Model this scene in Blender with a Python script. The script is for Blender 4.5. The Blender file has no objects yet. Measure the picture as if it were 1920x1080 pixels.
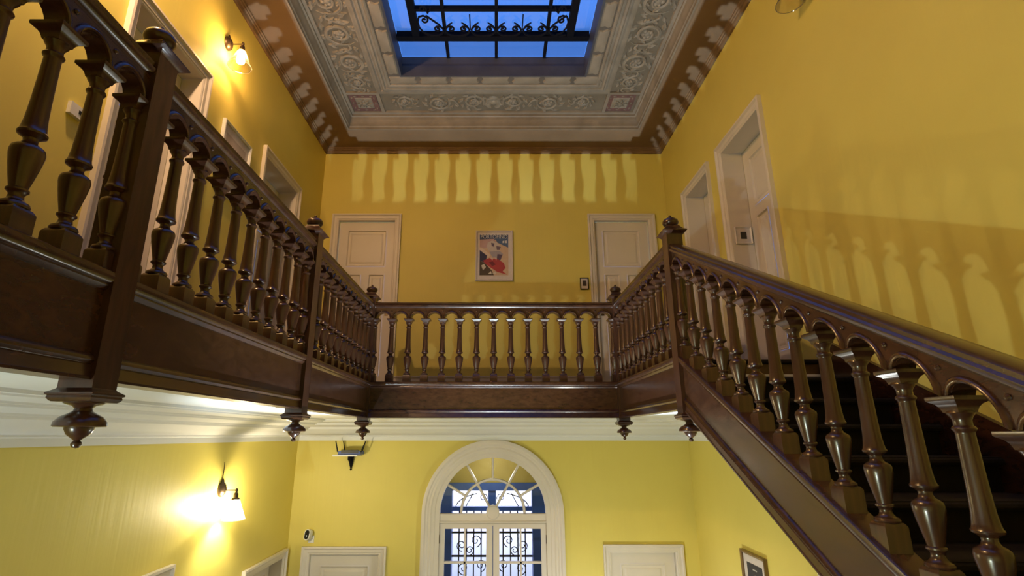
import bpy, bmesh, math, random
from mathutils import Vector, Matrix
R = math.radians
sc = bpy.context.scene
COL = sc.collection
random.seed(7)

# ------------------------------------------------------------------ camera, sky, lights, exposure
ZC = 3.6                      # camera height over the hall floor; below, z is given relative to the eye
F_PX, PITCH = 985.0, 15.71
cam = bpy.data.cameras.new('camera'); cam_o = bpy.data.objects.new('camera', cam); COL.objects.link(cam_o)
cam.sensor_fit = 'HORIZONTAL'; cam.sensor_width = 36.0; cam.lens = 36.0 * F_PX / 1920.0
cam.shift_x = 30.0 / 1920.0
cam.clip_start = 0.02; cam.clip_end = 200
cam_o.location = (0, 0, ZC); cam_o.rotation_euler = (R(90 + PITCH), 0, 0)
sc.camera = cam_o

world = bpy.data.worlds.new('dusk_sky'); sc.world = world; world.use_nodes = True
bg = world.node_tree.nodes['Background']
bg.inputs['Color'].default_value = (0.088, 0.28, 0.92, 1); bg.inputs['Strength'].default_value = 1.15

sc.view_settings.view_transform = 'Standard'; sc.view_settings.look = 'None'
sc.view_settings.gamma = 1.0; sc.view_settings.use_curve_mapping = False
sc.view_settings.exposure = 0.0
sc.cycles.use_denoising = True
sc.cycles.use_adaptive_sampling = True; sc.cycles.adaptive_threshold = 0.02
sc.cycles.max_bounces = 7; sc.cycles.diffuse_bounces = 4; sc.cycles.transparent_max_bounces = 12
sc.cycles.caustics_reflective = False; sc.cycles.caustics_refractive = False
sc.cycles.sample_clamp_indirect = 6.0

def point_light(name, loc, power, color, radius=0.035):
    l = bpy.data.lights.new(name, 'POINT'); l.energy = power; l.color = color; l.shadow_soft_size = radius
    o = bpy.data.objects.new(name, l); o.location = (loc[0], loc[1], loc[2] + ZC); COL.objects.link(o); return o
def area_light(name, loc, rot, sx, sy, power, color):
    l = bpy.data.lights.new(name, 'AREA'); l.shape = 'RECTANGLE'; l.size = sx; l.size_y = sy
    l.energy = power; l.color = color
    o = bpy.data.objects.new(name, l); o.location = (loc[0], loc[1], loc[2] + ZC); o.rotation_euler = rot
    COL.objects.link(o); return o
# table lamp in the middle of the ground-floor hall: its open shade throws light up the well and the baluster shadows on the walls
hl = bpy.data.lights.new('hall_lamp', 'SPOT'); hl.energy = 1350; hl.color = (0.78, 0.92, 1.0); hl.shadow_soft_size = 0.028
hl.spot_size = R(60); hl.spot_blend = 0.40
hlo = bpy.data.objects.new('hall_lamp', hl); hlo.location = (-0.03, 3.70, -3.30 + ZC); hlo.rotation_euler = (R(180), 0, 0); COL.objects.link(hlo)
# unseen fill light added to brighten the ground-floor right wall
point_light('hall_right_fill', (1.05, 5.0, -2.2), 52, (0.95, 0.98, 0.92), 0.06)
# lamp on the ground-floor side of the half landing, left of the viewer
point_light('landing_wall_lamp', (-2.10, -0.30, -1.50), 180, (0.76, 0.92, 1.0), 0.03)
# amber fill added above the view, brightens the upper far and right walls
point_light('gallery_fill', (-2.0, 1.95, 3.35), 180, (1.0, 0.63, 0.34), 0.05)
point_light('vestibule_lamp', (-0.05, 7.15, -0.35), 9, (1.0, 0.93, 0.80), 0.06)
# area light added outside the entrance to brighten the street wall
area_light('street_fill', (-0.05, 8.6, 0.4), (R(75), 0, 0), 3.0, 2.0, 260, (0.80, 0.83, 1.0))

# ------------------------------------------------------------------ key dimensions (metres, z relative to the eye)
YW, XWL, XWR, YF = 6.39, -2.312, 2.246, -2.4
XL, XR, YB = -1.318, 1.270, 5.389          # rail lines of the gallery
YA_, YB_, YC_ = 1.72, 3.555, 5.389        # newels along the left run
ZBASE, ZRAIL, ZBEAM, ZFLOOR = 0.5265, 1.3516, 0.169, 0.50
ZGROUND, ZCEIL = -3.6, 3.698
SLOPE = 0.512

# ------------------------------------------------------------------ materials
def nodes_of(name):
    m = bpy.data.materials.new(name); m.use_nodes = True
    nt = m.node_tree; b = nt.nodes['Principled BSDF']; return m, nt, b
def paint(name, c1, c2, rough=0.6, scale=3.0, bump=0.05, bscale=60.0, spec=0.3, detail=4.0):
    m, nt, b = nodes_of(name)
    tc = nt.nodes.new('ShaderNodeTexCoord')
    n = nt.nodes.new('ShaderNodeTexNoise'); n.inputs['Scale'].default_value = scale; n.inputs['Detail'].default_value = detail
    r = nt.nodes.new('ShaderNodeValToRGB'); r.color_ramp.elements[0].position = 0.3; r.color_ramp.elements[1].position = 0.7
    r.color_ramp.elements[0].color = (*c1, 1); r.color_ramp.elements[1].color = (*c2, 1)
    nt.links.new(tc.outputs['Object'], n.inputs['Vector']); nt.links.new(n.outputs['Fac'], r.inputs['Fac'])
    nt.links.new(r.outputs['Color'], b.inputs['Base Color'])
    b.inputs['Roughness'].default_value = rough; b.inputs['Specular IOR Level'].default_value = spec
    if bump:
        n2 = nt.nodes.new('ShaderNodeTexNoise'); n2.inputs['Scale'].default_value = bscale; n2.inputs['Detail'].default_value = 3
        bp = nt.nodes.new('ShaderNodeBump'); bp.inputs['Strength'].default_value = bump; bp.inputs['Distance'].default_value = 0.02
        nt.links.new(tc.outputs['Object'], n2.inputs['Vector']); nt.links.new(n2.outputs['Fac'], bp.inputs['Height'])
        nt.links.new(bp.outputs['Normal'], b.inputs['Normal'])
    return m
def wood(name, c1, c2, rough=0.28, vec=(14, 14, 2.2), coat=0.25):
    m, nt, b = nodes_of(name)
    tc = nt.nodes.new('ShaderNodeTexCoord'); mp = nt.nodes.new('ShaderNodeMapping')
    mp.inputs['Scale'].default_value = vec
    n = nt.nodes.new('ShaderNodeTexNoise'); n.inputs['Scale'].default_value = 2.5; n.inputs['Detail'].default_value = 6
    n.inputs['Distortion'].default_value = 0.6
    r = nt.nodes.new('ShaderNodeValToRGB'); r.color_ramp.elements[0].position = 0.32; r.color_ramp.elements[1].position = 0.68
    r.color_ramp.elements[0].color = (*c1, 1); r.color_ramp.elements[1].color = (*c2, 1)
    nt.links.new(tc.outputs['Object'], mp.inputs['Vector']); nt.links.new(mp.outputs['Vector'], n.inputs['Vector'])
    nt.links.new(n.outputs['Fac'], r.inputs['Fac']); nt.links.new(r.outputs['Color'], b.inputs['Base Color'])
    bp = nt.nodes.new('ShaderNodeBump'); bp.inputs['Strength'].default_value = 0.06; bp.inputs['Distance'].default_value = 0.01
    nt.links.new(n.outputs['Fac'], bp.inputs['Height']); nt.links.new(bp.outputs['Normal'], b.inputs['Normal'])
    b.inputs['Roughness'].default_value = rough; b.inputs['Coat Weight'].default_value = coat; b.inputs['Coat Roughness'].default_value = 0.15
    return m
def plain(name, c, rough=0.5, metal=0.0, spec=0.4):
    m, nt, b = nodes_of(name)
    tc = nt.nodes.new('ShaderNodeTexCoord'); n = nt.nodes.new('ShaderNodeTexNoise'); n.inputs['Scale'].default_value = 25
    r = nt.nodes.new('ShaderNodeValToRGB')
    r.color_ramp.elements[0].color = (c[0]*.88, c[1]*.88, c[2]*.88, 1); r.color_ramp.elements[1].color = (min(1, c[0]*1.08), min(1, c[1]*1.08), min(1, c[2]*1.08), 1)
    nt.links.new(tc.outputs['Object'], n.inputs['Vector']); nt.links.new(n.outputs['Fac'], r.inputs['Fac'])
    nt.links.new(r.outputs['Color'], b.inputs['Base Color'])
    b.inputs['Roughness'].default_value = rough; b.inputs['Metallic'].default_value = metal; b.inputs['Specular IOR Level'].default_value = spec
    return m
def glass(name, tint, refl=0.06, rough=0.02, haze=0.0, hazecol=(0.9, 0.9, 0.9)):
    m = bpy.data.materials.new(name); m.use_nodes = True; nt = m.node_tree; nt.nodes.clear()
    out = nt.nodes.new('ShaderNodeOutputMaterial'); t = nt.nodes.new('ShaderNodeBsdfTransparent'); t.inputs['Color'].default_value = (*tint, 1)
    g = nt.nodes.new('ShaderNodeBsdfGlossy'); g.inputs['Roughness'].default_value = rough
    fr = nt.nodes.new('ShaderNodeLayerWeight'); fr.inputs['Blend'].default_value = 0.25
    mul = nt.nodes.new('ShaderNodeMath'); mul.operation = 'MULTIPLY_ADD'; mul.inputs[1].default_value = 0.5; mul.inputs[2].default_value = refl
    nt.links.new(fr.outputs['Fresnel'], mul.inputs[0])
    mx = nt.nodes.new('ShaderNodeMixShader'); nt.links.new(mul.outputs[0], mx.inputs['Fac'])
    if haze > 0:
        d = nt.nodes.new('ShaderNodeBsdfTranslucent'); d.inputs['Color'].default_value = (*hazecol, 1)
        mh = nt.nodes.new('ShaderNodeMixShader'); mh.inputs['Fac'].default_value = haze
        nt.links.new(t.outputs[0], mh.inputs[1]); nt.links.new(d.outputs[0], mh.inputs[2]); nt.links.new(mh.outputs[0], mx.inputs[1])
    else:
        nt.links.new(t.outputs[0], mx.inputs[1])
    nt.links.new(g.outputs[0], mx.inputs[2]); nt.links.new(mx.outputs[0], out.inputs['Surface'])
    return m
def emit(name, c, s):
    m = bpy.data.materials.new(name); m.use_nodes = True; nt = m.node_tree; nt.nodes.clear()
    out = nt.nodes.new('ShaderNodeOutputMaterial'); e = nt.nodes.new('ShaderNodeEmission')
    e.inputs['Color'].default_value = (*c, 1); e.inputs['Strength'].default_value = s
    nt.links.new(e.outputs[0], out.inputs['Surface']); return m

M = {}
def drip_paint(name, c1, c2):
    m = paint(name, c1, c2, 0.5, 1.2, 0.0, 26.0, 0.3); nt = m.node_tree; b = nt.nodes['Principled BSDF']
    tc = nt.nodes.new('ShaderNodeTexCoord'); mp = nt.nodes.new('ShaderNodeMapping'); mp.inputs['Scale'].default_value = (26, 26, 1.1)
    n = nt.nodes.new('ShaderNodeTexNoise'); n.inputs['Scale'].default_value = 1.0; n.inputs['Detail'].default_value = 2
    bp = nt.nodes.new('ShaderNodeBump'); bp.inputs['Strength'].default_value = 0.055; bp.inputs['Distance'].default_value = 0.03
    nt.links.new(tc.outputs['Object'], mp.inputs['Vector']); nt.links.new(mp.outputs['Vector'], n.inputs['Vector'])
    nt.links.new(n.outputs['Fac'], bp.inputs['Height']); nt.links.new(bp.outputs['Normal'], b.inputs['Normal']); return m
M['yellow'] = drip_paint('yellow_wall_paint', (0.67, 0.56, 0.13), (0.73, 0.62, 0.15))
M['white'] = paint('cream_white_gloss_paint', (0.66, 0.60, 0.52), (0.72, 0.66, 0.58), 0.4, 2.0, 0.02, 40.0, 0.4)
M['plaster'] = paint('white_plaster', (0.74, 0.75, 0.74), (0.80, 0.80, 0.79), 0.7, 2.0, 0.03, 30.0, 0.2)
M['wood'] = wood('dark_polished_mahogany', (0.030, 0.0115, 0.0065), (0.062, 0.0245, 0.0125))
M['woodh'] = wood('dark_polished_mahogany_rail', (0.032, 0.0125, 0.007), (0.064, 0.026, 0.0135), 0.25, (6, 6, 14))
M['floorwood'] = wood('worn_floor_boards', (0.06, 0.03, 0.015), (0.10, 0.05, 0.025), 0.4, (3, 12, 3), 0.0)
M['tread'] = paint('near_black_stair_carpet', (0.008, 0.006, 0.006), (0.016, 0.012, 0.011), 0.8, 8.0, 0.2, 300.0, 0.2)
M['cornice'] = paint('brown_cornice_plaster', (0.16, 0.098, 0.052), (0.205, 0.13, 0.07), 0.65, 3.0, 0.04, 30.0)
M['cove'] = paint('russet_brown_cove', (0.17, 0.108, 0.062), (0.215, 0.14, 0.082), 0.65, 2.0, 0.03, 20.0)
M['stucco'] = paint('grey_taupe_stucco', (0.185, 0.142, 0.10), (0.26, 0.205, 0.148), 0.6, 5.0, 0.06, 40.0)
M['field'] = paint('taupe_panel_ground', (0.135, 0.10, 0.065), (0.18, 0.138, 0.092), 0.65, 4.0, 0.05, 40.0)
M['relief'] = paint('pale_taupe_relief', (0.18, 0.14, 0.098), (0.27, 0.215, 0.155), 0.55, 9.0, 0.06, 60.0)
M['redfield'] = paint('dull_red_panel_ground', (0.12, 0.055, 0.045), (0.17, 0.085, 0.07), 0.6, 9.0, 0.05, 60.0)
M['frieze'] = paint('dark_frieze_ground', (0.10, 0.075, 0.055), (0.14, 0.105, 0.08), 0.6, 5.0, 0.03, 40.0)
M['curb'] = paint('slate_blue_skylight_curb', (0.045, 0.045, 0.058), (0.07, 0.07, 0.085), 0.5, 4.0, 0.02, 40.0)
M['iron'] = plain('black_wrought_iron', (0.006, 0.006, 0.010), 0.8, 0.0, 0.1)
M['steel'] = plain('dark_steel_bar', (0.004, 0.004, 0.007), 0.8, 0.0, 0.1)
M['sky_glass'] = glass('skylight_glass', (0.97, 0.98, 1.0), 0.02)
M['win_glass'] = glass('window_glass', (0.96, 0.97, 0.98), 0.03)
M['shade_glass'] = glass('clear_lamp_glass', (0.97, 0.95, 0.90), 0.05, 0.05, 0.07, (1.0, 0.9, 0.75))
M['shade_frost'] = glass('softly_frosted_lamp_glass', (0.97, 0.95, 0.91), 0.05, 0.1, 0.12, (1.0, 0.92, 0.78))
M['brass'] = plain('aged_bronze', (0.10, 0.07, 0.045), 0.35, 0.8)
M['bulb_up'] = emit('amber_bulb', (1.0, 0.58, 0.25), 600.0)
M['bulb_dn'] = emit('warm_bulb', (1.0, 0.88, 0.64), 1450.0)
M['bulb_off'] = plain('unlit_bulb_glass', (0.5, 0.48, 0.42), 0.2)
M['blue'] = paint('deep_blue_door_paint', (0.030, 0.090, 0.38), (0.040, 0.115, 0.45), 0.4, 4.0, 0.0)
M['olive'] = paint('ochre_vestibule_paint', (0.42, 0.33, 0.09), (0.48, 0.38, 0.11), 0.6, 3.0, 0.0)
M['street'] = paint('white_rendered_street_wall', (0.78, 0.78, 0.82), (0.84, 0.84, 0.88), 0.7, 3.0, 0.0)
M['black'] = plain('black_plastic', (0.012, 0.012, 0.013), 0.3)
M['whiteplastic'] = plain('white_plastic', (0.72, 0.72, 0.70), 0.35)
M['blueplastic'] = plain('blue_plastic', (0.03, 0.07, 0.30), 0.3)
M['paper'] = plain('off_white_mat_board', (0.62, 0.56, 0.52), 0.7)
M['goldwood'] = wood('brown_gilt_frame_wood', (0.13, 0.075, 0.025), (0.22, 0.13, 0.045), 0.4)
M['terrazzo'] = paint('grey_terrazzo', (0.34, 0.32, 0.29), (0.42, 0.40, 0.37), 0.4, 30.0, 0.0)
M['led'] = emit('camera_led', (0.8, 1.0, 0.9), 3.0)

# ------------------------------------------------------------------ object helpers
ORG = {}
def tag(o, label=None, cat=None, group=None, kind=None):
    if label: o['label'] = label
    if cat: o['category'] = cat
    if group: o['group'] = group
    if kind: o['kind'] = kind
    return o
def thing(name, loc, label, cat=None, group=None, kind=None):
    o = bpy.data.objects.new(name, None); o.empty_display_size = 0.1
    w = Vector((loc[0], loc[1], loc[2] + ZC)); o.location = w; ORG[o.name] = w
    COL.objects.link(o); return tag(o, label, cat, group, kind)

class MB:
    """collects geometry in eye-relative coordinates; build() links it as ONE mesh object"""
    def __init__(self): self.v = []; self.f = []; self.mi = []; self.cur = 0
    def add(self, vs, fs):
        k = len(self.v); self.v += [tuple(p) for p in vs]
        for f in fs: self.f.append(tuple(i + k for i in f)); self.mi.append(self.cur)
        return self
    def box(self, x0, x1, y0, y1, z0, z1, T=None):
        x0, x1 = min(x0, x1), max(x0, x1); y0, y1 = min(y0, y1), max(y0, y1); z0, z1 = min(z0, z1), max(z0, z1)
        vs = [(x0,y0,z0),(x1,y0,z0),(x1,y1,z0),(x0,y1,z0),(x0,y0,z1),(x1,y0,z1),(x1,y1,z1),(x0,y1,z1)]
        if T: vs = [T(*p) for p in vs]
        return self.add(vs, [(0,3,2,1),(4,5,6,7),(0,1,5,4),(1,2,6,5),(2,3,7,6),(3,0,4,7)])
    def lathe(self, prof, c=(0,0,0), seg=20, T=None, cap=True, a0=0.0, a1=2*math.pi):
        full = abs(a1 - a0 - 2*math.pi) < 1e-6; n = seg if full else seg + 1
        vs = []
        for r, z in prof:
            for i in range(n):
                a = a0 + (a1 - a0) * i / seg
                vs.append((c[0] + r*math.cos(a), c[1] + r*math.sin(a), c[2] + z))
        fs = []
        for j in range(len(prof) - 1):
            for i in range(seg):
                i2 = (i + 1) % n
                fs.append((j*n + i, j*n + i2, (j+1)*n + i2, (j+1)*n + i))
        if cap:
            if prof[0][0] > 1e-5: fs.append(tuple(reversed(range(n))))
            if prof[-1][0] > 1e-5: fs.append(tuple(range((len(prof)-1)*n, len(prof)*n)))
        if T: vs = [T(*p) for p in vs]
        return self.add(vs, fs)
    def sqlathe(self, prof, c=(0,0,0), T=None):
        vs = []
        for r, z in prof:
            vs += [(c[0]-r, c[1]-r, c[2]+z), (c[0]+r, c[1]-r, c[2]+z), (c[0]+r, c[1]+r, c[2]+z), (c[0]-r, c[1]+r, c[2]+z)]
        fs = [(3,2,1,0)]
        for j in range(len(prof)-1):
            for i in range(4): fs.append((j*4+i, j*4+(i+1)%4, (j+1)*4+(i+1)%4, (j+1)*4+i))
        k = (len(prof)-1)*4; fs.append((k, k+1, k+2, k+3))
        if T: vs = [T(*p) for p in vs]
        return self.add(vs, fs)
    def sweep(self, rings, closed_prof=True, caps=True, loop=False):
        n = len(rings[0]); vs = [p for r in rings for p in r]; fs = []
        m = len(rings)
        for j in range(m if loop else m - 1):
            j2 = (j + 1) % m
            for i in range(n if closed_prof else n - 1):
                i2 = (i + 1) % n
                fs.append((j*n+i, j*n+i2, j2*n+i2, j2*n+i))
        if caps and closed_prof and not loop:
            fs.append(tuple(reversed(range(n)))); fs.append(tuple(range((m-1)*n, m*n)))
        return self.add(vs, fs)
    def tube(self, path, rad, seg=6, flat=None, caps=True):
        """round tube along 3-D path; rad number or list; flat=(axis Vector, factor) squashes"""
        P = [Vector(p) for p in path]; n = len(P); rings = []
        up = Vector((0, 0, 1))
        for i, p in enumerate(P):
            t = (P[min(i+1, n-1)] - P[max(i-1, 0)])
            if t.length < 1e-9: t = Vector((1, 0, 0))
            t.normalize()
            ref = up if abs(t.dot(up)) < 0.95 else Vector((1, 0, 0))
            s = t.cross(ref).normalized(); u = s.cross(t).normalized()
            r = rad[i] if isinstance(rad, (list, tuple)) else rad
            ring = []
            for k in range(seg):
                a = 2*math.pi*k/seg
                ring.append(p + s*(r*math.cos(a)) + u*(r*math.sin(a)*(flat if flat else 1.0)))
            rings.append(ring)
        return self.sweep(rings, True, caps)
    def prism(self, poly, h0, h1, T):
        """poly: (a,b) list; T(a,b,h)"""
        n = len(poly); vs = [T(a, b, h0) for a, b in poly] + [T(a, b, h1) for a, b in poly]
        fs = [tuple(reversed(range(n))), tuple(range(n, 2*n))] + [(i, (i+1) % n, n+(i+1) % n, n+i) for i in range(n)]
        return self.add(vs, fs)
    def mesh(self, name, mats, org, smooth=True, angle=35):
        me = bpy.data.meshes.new(name)
        me.from_pydata([(x-org[0], y-org[1], z+ZC-org[2]) for x, y, z in self.v], [], self.f)
        bm = bmesh.new(); bm.from_mesh(me); bmesh.ops.recalc_face_normals(bm, faces=bm.faces); bm.to_mesh(me); bm.free()
        for m in (mats if isinstance(mats, (list, tuple)) else [mats]): me.materials.append(m)
        if max(self.mi, default=0) > 0:
            for p, i in zip(me.polygons, self.mi): p.material_index = i
        if smooth:
            for p in me.polygons: p.use_smooth = True
            me.set_sharp_from_angle(angle=R(angle))
        me.update(); return me
    def build(self, name, mats, parent=None, smooth=True, angle=35):
        if parent is not None:
            org = ORG[parent.name]
            me = self.mesh(name, mats, org, smooth, angle)
            o = bpy.data.objects.new(name, me); COL.objects.link(o); o.parent = parent; ORG[o.name] = org
        else:
            xs = [p[0] for p in self.v]; ys = [p[1] for p in self.v]; zs = [p[2] for p in self.v]
            org = Vector(((min(xs)+max(xs))/2, (min(ys)+max(ys))/2, min(zs)+ZC))
            me = self.mesh(name, mats, org, smooth, angle)
            o = bpy.data.objects.new(name, me); COL.objects.link(o); o.location = org; ORG[o.name] = org
        return o
def inst(name, me, loc, parent, rot=None, scale=None):
    o = bpy.data.objects.new(name, me); COL.objects.link(o)
    w = Vector((loc[0], loc[1], loc[2] + ZC))
    if parent is not None: o.parent = parent; o.location = w - ORG[parent.name]
    else: o.location = w
    if rot: o.rotation_euler = rot
    if scale: o.scale = scale
    ORG[o.name] = w
    return o
def local_mesh(mb, name, mats, smooth=True, angle=35):      # geometry given about its own origin
    return mb.mesh(name, mats, (0, 0, ZC), smooth, angle)

# wall frames: (a along wall, n into the room, z)
TL = lambda a, n, z: (XWL + n, a, z)
TR = lambda a, n, z: (XWR - n, a, z)
TF = lambda a, n, z: (a, YW - n, z)

# ------------------------------------------------------------------ structure: walls
CAS = 0.085
D_FAR_L, D_FAR_R = (-2.139, -1.236), (1.198, 2.075)
D_LOW_L, D_LOW_R = (-2.145, -1.213), (1.184, 2.070)
D_LEFT = [(2.70, 3.62), (4.65, 5.64)]
D_RIGHT = [(3.85, 4.76), (4.98, 5.76)]
ZT_FAR, ZT_SIDE = 2.80, 2.79
D_LOWLEFT = [(3.10, 4.13, -0.88), (5.30, 6.33, -1.19)]
D_LOWRIGHT = [(3.00, 4.01, -0.87)]
ARC_X, ARC_Z, ARC_R, ARC_RO = -0.036, -0.845, 0.62, 0.80

def wall(name, T, a0, a1, z0, z1, holes, label, thick=0.28):
    As = sorted({a0, a1, *[h[0] for h in holes], *[h[1] for h in holes]})
    Zs = sorted({z0, z1, *[h[2] for h in holes], *[h[3] for h in holes]})
    mb = MB()
    def solid(i, j):
        if i < 0 or j < 0 or i >= len(As)-1 or j >= len(Zs)-1: return False
        ca, cz = (As[i]+As[i+1])/2, (Zs[j]+Zs[j+1])/2
        return not any(h[0] < ca < h[1] and h[2] < cz < h[3] for h in holes)
    for i in range(len(As)-1):
        for j in range(len(Zs)-1):
            if not solid(i, j): continue
            A0, A1, Z0, Z1 = As[i], As[i+1], Zs[j], Zs[j+1]
            mb.add([T(A0,0,Z0), T(A1,0,Z0), T(A1,0,Z1), T(A0,0,Z1)], [(0,1,2,3)])
            mb.add([T(A0,-thick,Z0), T(A1,-thick,Z0), T(A1,-thick,Z1), T(A0,-thick,Z1)], [(3,2,1,0)])
            for di, dj, e in ((-1,0,(A0,A0,Z0,Z1)), (1,0,(A1,A1,Z0,Z1)), (0,-1,(A0,A1,Z0,Z0)), (0,1,(A0,A1,Z1,Z1))):
                if not solid(i+di, j+dj):
                    p, q = (e[0], e[2]), (e[1], e[3])
                    mb.add([T(p[0],0,p[1]), T(q[0],0,q[1]), T(q[0],-thick,q[1]), T(p[0],-thick,p[1])], [(0,1,2,3)])
    bmx = mb.build(name, M['yellow'], None, smooth=False)
    return tag(bmx, label, kind='structure')
def hole(d, zf, zt): return (d[0]+CAS-0.012, d[1]-CAS+0.012, zf, zt-CAS+0.012)
ZTOP = 4.3
wall('wall_back', TF, XWL-0.28, XWR+0.28, ZGROUND, ZTOP,
     [hole(D_FAR_L, ZFLOOR, ZT_FAR), hole(D_FAR_R, ZFLOOR, ZT_FAR), hole(D_LOW_L, ZGROUND, -1.18), hole(D_LOW_R, ZGROUND, -1.16),
      (ARC_X-ARC_R, ARC_X+ARC_R, ZGROUND, ARC_Z+ARC_R)], 'yellow wall with the arched entrance facing the viewer')
wall('wall_left', TL, YF, YW, ZGROUND, ZTOP, [hole(d, ZFLOOR, ZT_SIDE) for d in D_LEFT] + [hole(d[:2], ZGROUND, d[2]) for d in D_LOWLEFT],
     'yellow wall along the left side of the stairwell')
wall('wall_right', TR, YF, YW, ZGROUND, ZTOP, [hole(d, ZFLOOR, ZT_SIDE) for d in D_RIGHT] + [hole(d[:2], ZGROUND, d[2]) for d in D_LOWRIGHT],
     'yellow wall along the right side above the stair')
tag(MB().box(XWL-0.28, XWR+0.28, YF-0.28, YF, ZGROUND, ZTOP).build('wall_front', M['yellow'], None, False), 'yellow wall behind the viewer', kind='structure')
tag(MB().box(XWL-0.28, XWR+0.28, YF-0.28, YW+0.28, ZGROUND-0.2, ZGROUND).build('floor', M['floorwood'], None, False), 'grey floor of the ground-floor hall', kind='structure')
tag(MB().box(XWL, XWR, YF, -0.46, -1.75, -1.565).build('floor_landing', M['floorwood'], None, False), 'wooden landing halfway up the stair', kind='structure')
# arch spandrels of the entrance opening
mb = MB()
for s in (-1, 1):
    pts = [(ARC_X + s*ARC_R*math.cos(R(a)), ARC_Z + ARC_R*math.sin(R(a))) for a in range(0, 91, 6)] + [(ARC_X + s*ARC_R, ARC_Z + ARC_R)]
    mb.prism(pts, 0.0, -0.28, lambda a, b, h: TF(a, h, b))
arch_fill = mb.build('wall_arch_spandrel', M['yellow'], None, False); tag(arch_fill, 'yellow wall corners over the arched entrance', kind='structure')
# gallery floor (boards) and soffit (plaster)
for side, bx in (('left', (XWL, XL-0.03, YF, YW)), ('back', (XL-0.03, XR+0.03, YB+0.03, YW)), ('right', (XR+0.03, XWR, 3.57, YW))):
    tag(MB().box(*bx, 0.40, ZFLOOR).build('floor_gallery_'+side, M['floorwood'], None, False), 'wooden gallery floor, %s run' % side, kind='structure')
    tag(MB().box(*bx, 0.178, 0.40).build('ceiling_soffit_'+side, M['plaster'], None, False), 'white soffit under the %s gallery run' % side, kind='structure')
# moulded cornice under the gallery
CP = [(0,-0.054),(0.022,-0.054),(0.022,-0.012),(0.030,-0.006),(0.030,0.004),(0.055,0.012),(0.10,0.045),(0.16,0.072),(0.165,0.085),(0.185,0.085),
      (0.19,0.096),(0.27,0.118),(0.275,0.128),(0.295,0.128),(0.30,0.138),(0.40,0.152),(0.405,0.160),(0.43,0.162),(0.435,0.178),(0,0.178)]
rings = [[(XWL+d, YF, z) for d, z in CP], [(XWL+d, YW-d, z) for d, z in CP], [(XWR-d, YW-d, z) for d, z in CP], [(XWR-d, 3.57, z) for d, z in CP]]
tag(MB().sweep(rings).build('trim_1', M['plaster'], None, True, 25), 'white moulded cornice under the gallery', kind='structure')
# baseboards of the gallery
mb = MB()
for a0, a1 in ((XWL, D_FAR_L[0]), (D_FAR_L[1], D_FAR_R[0]), (D_FAR_R[1], XWR)):
    mb.box(a0, a1, 0, 0.018, ZFLOOR, 0.672, TF); mb.box(a0, a1, 0, 0.026, 0.672, 0.69, TF)
tag(mb.build('baseboard_back', M['white'], None, False), 'white baseboard on the gallery wall facing the viewer', kind='structure')
mb = MB()
for a0, a1 in ((YF, D_LEFT[0][0]), (D_LEFT[0][1], D_LEFT[1][0]), (D_LEFT[1][1], YW)):
    mb.box(a0, a1, 0, 0.018, ZFLOOR, 0.672, TL); mb.box(a0, a1, 0, 0.026, 0.672, 0.69, TL)
tag(mb.build('baseboard_left', M['white'], None, False), 'white baseboard on the left gallery wall', kind='structure')
mb = MB()
for a0, a1 in ((D_RIGHT[0][1], D_RIGHT[1][0]), (D_RIGHT[1][1], YW)):
    mb.box(a0, a1, 0, 0.018, ZFLOOR, 0.672, TR); mb.box(a0, a1, 0, 0.026, 0.672, 0.69, TR)
tag(mb.build('baseboard_right', M['white'], None, False), 'white baseboard on the right gallery wall', kind='structure')

# ------------------------------------------------------------------ ceiling: mitred frames around the skylight
def frame_ring(d, z): return [(XWL+d, YF+d, z), (XWR-d, YF+d, z), (XWR-d, YW-d, z), (XWL+d, YW-d, z)]
def frame_part(name, prof, mat, parent, angle=25):
    return MB().sweep([frame_ring(d, z) for d, z in prof], True, False).build(name, mat, parent, True, angle)
ceiling = thing('ceiling', (0, (YW+YF)/2, ZCEIL), 'taupe stucco ceiling with scroll panels around the skylight', kind='structure')
frame_part('cornice', [(0,3.690),(0.022,3.690),(0.028,3.703),(0.028,3.722),(0.040,3.728),(0.040,3.742),(0.052,3.750),(0.052,3.766),(0.060,3.770)], M['cornice'], ceiling)
frame_part('cove', [(0.060,3.770),(0.10,3.772),(0.20,3.778),(0.30,3.790),(0.365,3.806),(0.395,3.822)], M['cove'], ceiling)
frame_part('border_moulding', [(0.395,3.822),(0.395,3.812),(0.412,3.812),(0.412,3.842),(0.420,3.856),(0.420,3.90),(0.432,3.93),(0.436,3.975),(0.452,3.985),(0.452,4.006),(0.485,4.010),(0.49,4.035)], M['stucco'], ceiling)
frame_part('panel_field', [(0.48,4.035),(0.86,4.035)], M['field'], ceiling)
frame_part('inner_moulding', [(0.86,4.035),(0.862,4.012),(0.885,4.004),(0.915,4.004),(0.93,4.018),(0.945,4.022),(0.95,3.998),(0.965,3.988),(0.985,3.992),(0.995,4.006),(1.02,4.008),(1.03,3.99),(1.045,3.986),(1.06,3.994),(1.065,4.008)], M['stucco'], ceiling)
frame_part('frieze_ground', [(1.065,4.008),(1.20,4.012)], M['frieze'], ceiling)
frame_part('curb', [(1.20,4.012),(1.20,3.996),(1.222,3.996),(1.222,4.13),(1.215,4.14),(1.215,4.262),(1.0,4.262),(0.90,4.30)], M['curb'], ceiling)
frame_part('roof_slab', [(-0.28,4.30),(0.90,4.30),(0.90,4.40),(-0.28,4.40)], M['plaster'], ceiling)

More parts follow.
